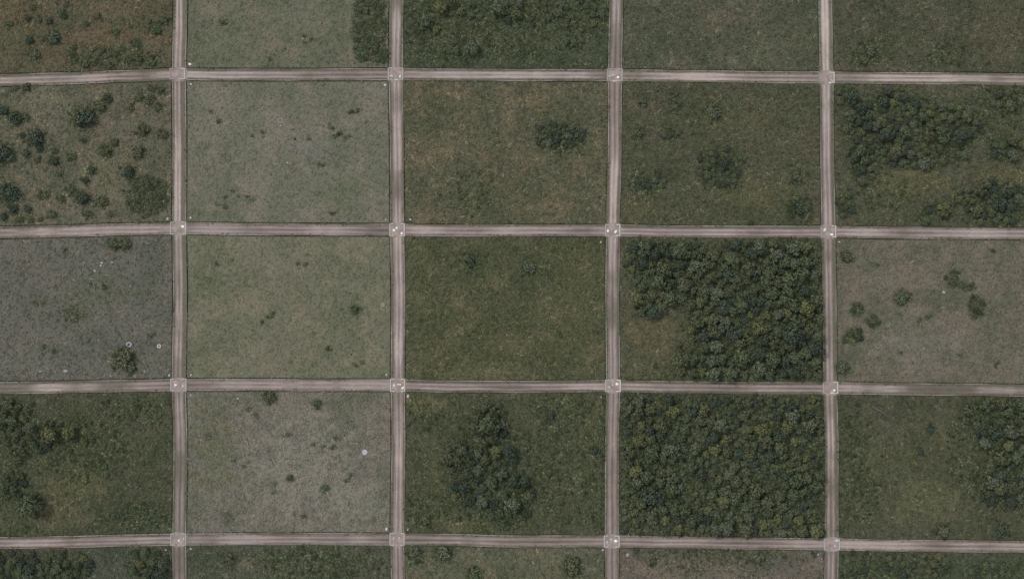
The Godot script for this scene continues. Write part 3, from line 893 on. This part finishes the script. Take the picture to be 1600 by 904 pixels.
func mass(called: String, mesh: Mesh, list: Array, label: String, category: String) -> void:
	var mm := MultiMesh.new()
	mm.transform_format = MultiMesh.TRANSFORM_3D
	mm.use_colors = true
	mm.mesh = mesh
	mm.instance_count = list.size()
	for k in list.size():
		var o: Array = list[k]
		var rad: float = o[1] * 1.1
		var b := Basis(Vector3.UP, rng.randf() * TAU).scaled(Vector3(rad, rad * rng.randf_range(0.9, 1.2), rad))
		mm.set_instance_transform(k, Transform3D(b, o[0] + Vector3(0, 0.12 * rad, 0)))
		var m: StandardMaterial3D = M["leaf%d" % o[2]]
		mm.set_instance_color(k, m.albedo_color.srgb_to_linear())
	var n := MultiMeshInstance3D.new()
	n.multimesh = mm
	n.material_override = M.grass
	n.name = numbered(called)
	add_child(n, true)
	tag(n, label, category, "", "stuff")

func shrub(p: Vector3, rad: float, tone: int, protos: Dictionary, c: int, r: int) -> Array:
	if shrub_crowns.is_empty():
		for k in 6:
			shrub_crowns.append(crown_mesh(300 + k, 4 + k % 4, 110, 0.15, 0.68))
			shrub_stems.append(stems_mesh(400 + k, 6, 0.035))
	var va := rng.randi() % 6
	var key := "%d %d" % [va, tone]
	var t: Node3D
	if protos.has(key):
		t = protos[key].duplicate()
	else:
		t = Node3D.new()
		put("stems", shrub_stems[va], M.bark, t)
		put("foliage", shrub_crowns[va], M["leaf%d" % tone], t)
		protos[key] = t
	t.name = numbered("shrub")
	add_child(t, true)
	t.position = p
	t.rotation.y = rng.randf() * TAU
	var s := rad * 1.12
	t.scale = Vector3(s, s * rng.randf_range(0.85, 1.1), s)
	var size := "large" if rad > 1.7 else ("mid-sized" if rad > 1.05 else "small")
	return [t, "%s %s shrub" % [size, TONE[tone]], cell_words(p.x, p.z, c, r), Vector2(p.x, p.z)]

func shrubs() -> void:
	for q in SHRUBS:
		var rad: float = q[2] * S
		var p := at(q[0], q[1], rad * 0.6)
		var cr := plot_of(p.x, p.z)
		shrub_entries.append(shrub(p, rad, q[3], shrub_protos, cr.x, cr.y))
	single_out(shrub_entries, "shrub", "shrubs scattered over the rough plots")

func oddments() -> void:
	# flat-topped round concrete lid
	var lid := Node3D.new()
	lid.name = numbered("tank_lid")
	add_child(lid)
	lid.position = at(570, 706)
	var con := mat(Color(0.33, 0.32, 0.40).linear_to_srgb(), 0.8, false)
	var cm := CylinderMesh.new()
	cm.top_radius = 0.86
	cm.bottom_radius = 0.92
	cm.height = 0.42
	cm.radial_segments = 9
	put("rim", cm, mat(Color(0.36, 0.355, 0.385).linear_to_srgb(), 0.85, false), lid).position.y = 0.2
	var cm2 := CylinderMesh.new()
	cm2.top_radius = 0.55
	cm2.bottom_radius = 0.58
	cm2.height = 0.06
	cm2.radial_segments = 20
	put("cover", cm2, con, lid).position.y = 0.435
	tag(lid, "pale lilac many-sided concrete lid alone in the patchy grey turf", "tank lid")
	# concrete rings lying on the turf
	for q in [[201, 538, 0.9, 0.5, [0.36, 0.34, 0.40], "lilac-grey", "above the round shrub"], [248, 540.5, 0.74, 0.25, [0.36, 0.35, 0.31], "cream", "beside the far-left track"], [598, 476, 0.6, 0.26, [0.27, 0.25, 0.235], "dull buff", "beside the left track"], [438, 188, 0.9, 0.55, [0.225, 0.21, 0.195], "faint grey", "in the smooth second-row turf"], [194, 99, 0.8, 0.5, [0.30, 0.25, 0.23], "pinkish", "near the top cross track"]]:
		var tm := TorusMesh.new()
		tm.outer_radius = q[2]
		tm.inner_radius = q[3]
		tm.rings = 22
		tm.ring_segments = 8
		var col: Array = q[4]
		var o := put("concrete_ring", tm, mat(Color(col[0], col[1], col[2]).linear_to_srgb(), 0.9, false))
		o.position = at(q[0], q[1]) + Vector3(0, 0.05, 0)
		o.scale = Vector3(1.0, 0.7, 0.92)
		tag(o, "%s concrete ring lying in grass %s" % [q[5], q[6]], "concrete ring", "concrete rings lying in the turf")
	# bare dead shrubs
	for q in [[323, 681, 9, "above the tank lid's level, far left of it"], [354, 807, 9, "at the lower left of the patchy grey plot"], [250, 880, 9, "among bushes beside the far-left track"], [583, 812, 6, "near the left track's lower crossing"], [544, 620, 6, "below the lower cross track"], [929, 871, 5, "in the central bottom-row plot"]]:
		var d := Node3D.new()
		d.name = numbered("dead_shrub")
		add_child(d)
		d.position = at(q[0], q[1])
		d.scale = Vector3.ONE * q[2] * S
		put("branches", stems_mesh(int(q[0]), 13, 0.05), M.twig, d)
		put("dry_leaves", crown_mesh(int(q[0]) + 5, 4, 26, 0.12, 0.55), M.leaf3, d)
		tag(d, "bare pale dead shrub %s" % q[3], "dead shrub", "bare dead shrubs in the turf")
	# fallen trunks and a pale branch
	for q in [[1361, 634, 1388, 650, 0.42, "thick dark fallen trunk lying in the far-right fourth-row plot"], [130, 442, 136, 438.5, 0.12, "short thin branch lying in the worn grey turf"]]:
		var a := at(q[0], q[1])
		var b := at(q[2], q[3])
		var g := Node3D.new()
		g.name = numbered("fallen_trunk")
		add_child(g)
		g.position = a
		var st := SurfaceTool.new()
		st.begin(Mesh.PRIMITIVE_TRIANGLES)
		var d := b - a
		var up := Vector3(0, q[4] * 0.85, 0)
		var w := Vector3(0, 1, 0).cross(d.normalized())
		stick(st, up, d * 0.5 + up + w * 0.15, q[4], q[4] * 0.85, 9)
		stick(st, d * 0.5 + up + w * 0.15, d + up * 0.8, q[4] * 0.85, q[4] * 0.5, 9)
		st.generate_normals()
		put("bole", st.commit(), M.weathered, g)
		var st2 := SurfaceTool.new()
		st2.begin(Mesh.PRIMITIVE_TRIANGLES)
		for k in 5:
			var f := d * (0.35 + 0.13 * k) + up
			stick(st2, f, f + (w * (1.0 if k % 2 else -1.0) * 2.2 + d.normalized() * 1.2) * q[4] * 2.0 + Vector3(0, 0.1, 0), q[4] * 0.3, q[4] * 0.1, 5)
		st2.generate_normals()
		put("limbs", st2.commit(), M.weathered, g)
		tag(g, q[5], "fallen trunk")

# ---------------------------------------------------------------- grass
func tuft_mesh(blades: int, wide: float, seed_: int) -> ArrayMesh:
	var r := RandomNumberGenerator.new()
	r.seed = seed_
	var v := PackedVector3Array()
	var n := PackedVector3Array()
	var c := PackedColorArray()
	var ix := PackedInt32Array()
	for k in blades:
		var a := TAU * (k + r.randf_range(-0.4, 0.4)) / blades
		var d := Vector3(cos(a), 0, sin(a))
		var s := Vector3(-d.z, 0, d.x) * wide * r.randf_range(0.7, 1.2) * (1.35 if k % 4 == 0 else 1.0)
		var straw := k % 4 == 0
		var reach := r.randf_range(0.55, 0.9) if not straw else r.randf_range(1.1, 1.5)
		var bow := Vector3(-d.z, 0, d.x) * r.randf_range(-0.45, 0.45)
		var foot := d * r.randf_range(0.0, 0.18)
		var mid := foot + d * reach * 0.5 + Vector3(0, r.randf_range(0.4, 0.6), 0)
		var tip := foot + d * reach + bow + Vector3(0, r.randf_range(0.1, 0.5), 0)
		var g := r.randf_range(0.5, 0.8) if not straw else 1.0
		var col := Color(g, g, g * (0.92 if straw else 1.0))
		var i0 := v.size()
		v.append_array([foot - s * 0.6 - Vector3(0, 0.1, 0), foot + s * 0.6 - Vector3(0, 0.1, 0), mid - s, mid + s, tip])
		var up := (Vector3.UP + d * 0.3).normalized()
		for q in 5:
			n.append(up)
			c.append(col)
		ix.append_array([i0, i0 + 2, i0 + 1, i0 + 1, i0 + 2, i0 + 3, i0 + 2, i0 + 4, i0 + 3])
	return arrays(v, n, c, ix)

func grasses() -> void:
	var tuft := tuft_mesh(8, 0.13, 5)
	var weed := tuft_mesh(7, 0.3, 8)
	var total := 0
	for r in 5:
		for c in 5:
			var t: Array = FIELD["%d,%d" % [c, r]]
			var pale: bool = t[0][1] > 92
			var b := span(c, r)
			var x0 := maxf(b.position.x - 1.0, -164.0)
			var x1 := minf(b.end.x + 1.0, 164.0)
			var z0 := maxf(b.position.y - 1.0, -94.0)
			var z1 := minf(b.end.y + 1.0, 94.0)
			var count := int((x1 - x0) * (z1 - z0) * t[3])
			var tf: Array = []
			var tc: Array = []
			var wf: Array = []
			var wc: Array = []
			for k in count:
				var x := rng.randf_range(x0, x1)
				var z := rng.randf_range(z0, z1)
				if not inside(c, r, x, z, -0.1): continue
				var col := sward(c, r, x, z)
				var f := n_fine.get_noise_2d(x * 0.7 + 40.0, z * 0.7)
				var s: float = t[4] * rng.randf_range(0.5, 1.25) * (1.0 + 0.5 * f)
				var px := x / S + 800.0
				var py := z / S + 452.0
				var chance := growth(px, py) * 0.8
				var g := rng.randf_range(0.62, 1.35)
				var odd := rng.randf()
				if pale:
					g = lerpf(g, 1.12, 0.35)
					if odd < 0.07: g *= 1.35
					elif odd > 0.93: g *= 0.72
				elif odd < 0.15:
					g *= rng.randf_range(1.25, 1.95)
				elif odd > 0.9: g *= 0.7
				if rng.randf() < chance:
					s = rng.randf_range(0.35, 0.85)
					g = rng.randf_range(0.5, 1.35) * (1.5 if rng.randf() < 0.15 else 0.9)
					wf.append(Transform3D(Basis(Vector3.UP, rng.randf() * TAU).scaled(Vector3(s, s * 0.8, s)), Vector3(x, relief(x, z), z)))
					wc.append(Color(col.r * g * 0.98, col.g * g * 1.14, col.b * g * 1.0))
				else:
					tf.append(Transform3D(Basis(Vector3.UP, rng.randf() * TAU).scaled(Vector3(s * rng.randf_range(0.7, 1.3), s * 0.8, s)), Vector3(x, relief(x, z), z)))
					tc.append(Color(minf(col.r * g * 1.36, 0.6), minf(col.g * g * 1.36, 0.6), minf(col.b * g * 1.36, 0.5)))
			total += tf.size() + wf.size()
			scatter("grass", tuft, tf, tc, "tufts of %s in the %s" % [LOOK["%d,%d" % [c, r]], plot_words(c, r)], "grass")
			if wf.size() > 30:
				scatter("weeds", weed, wf, wc, "broad-leaved weeds in patches of the %s" % plot_words(c, r), "weeds")
	verges(tuft)
	print("tufts ", total)

# coarse grass creeping over the banks and down the crown of the tracks
func verges(tuft: Mesh) -> void:
	for line in 8:
		var tf: Array = []
		var tc: Array = []
		var up := line < 4
		var half := VH if up else HH
		var reach := 94.0 if up else 164.0
		for k in int(reach * 2 * 5.0):
			var s := rng.randf_range(-reach, reach)
			var side := -1.0 if rng.randf() < 0.5 else 1.0
			var u := side * (half - rng.randf_range(-0.15, 0.95))
			var dense := 0.5 + 1.3 * n_mid.get_noise_2d(s * 0.4, line * 50.0 + side * 20.0)
			if rng.randf() > dense: continue
			var x := (vx(line, s) + u) if up else s
			var z := s if up else (hz(line - 4, s) + u)
			var clash := false
			for q in 4:
				if up and absf(z - hz(q, x)) < HH + 0.3: clash = true
				if not up and absf(x - vx(q, z)) < VH + 0.3: clash = true
			if clash: continue
			var g := rng.randf_range(0.6, 1.4)
			var sz := rng.randf_range(0.15, 0.36)
			tf.append(Transform3D(Basis(Vector3.UP, rng.randf() * TAU).scaled(Vector3(sz, sz * 0.8, sz)), Vector3(x, 0.0, z)))
			tc.append(Color(0.098 * g, 0.098 * g, 0.066 * g))
		var which: String = (["far-left", "left", "right", "far-right"][line] + " upright") if up else (["top", "upper", "lower", "bottom"][line - 4] + " cross")
		scatter("verge_grass", tuft, tf, tc, "coarse grass along the verges of the %s track" % which, "grass")

func scatter(called: String, mesh: Mesh, tf: Array, tc: Array, label: String, category: String) -> void:
	var mm := MultiMesh.new()
	mm.transform_format = MultiMesh.TRANSFORM_3D
	mm.use_colors = true
	mm.mesh = mesh
	mm.instance_count = tf.size()
	for k in tf.size():
		mm.set_instance_transform(k, tf[k])
		mm.set_instance_color(k, tc[k])
	var n := MultiMeshInstance3D.new()
	n.multimesh = mm
	n.material_override = M.grass
	n.name = numbered(called)
	add_child(n, true)
	tag(n, label, category, "", "stuff")
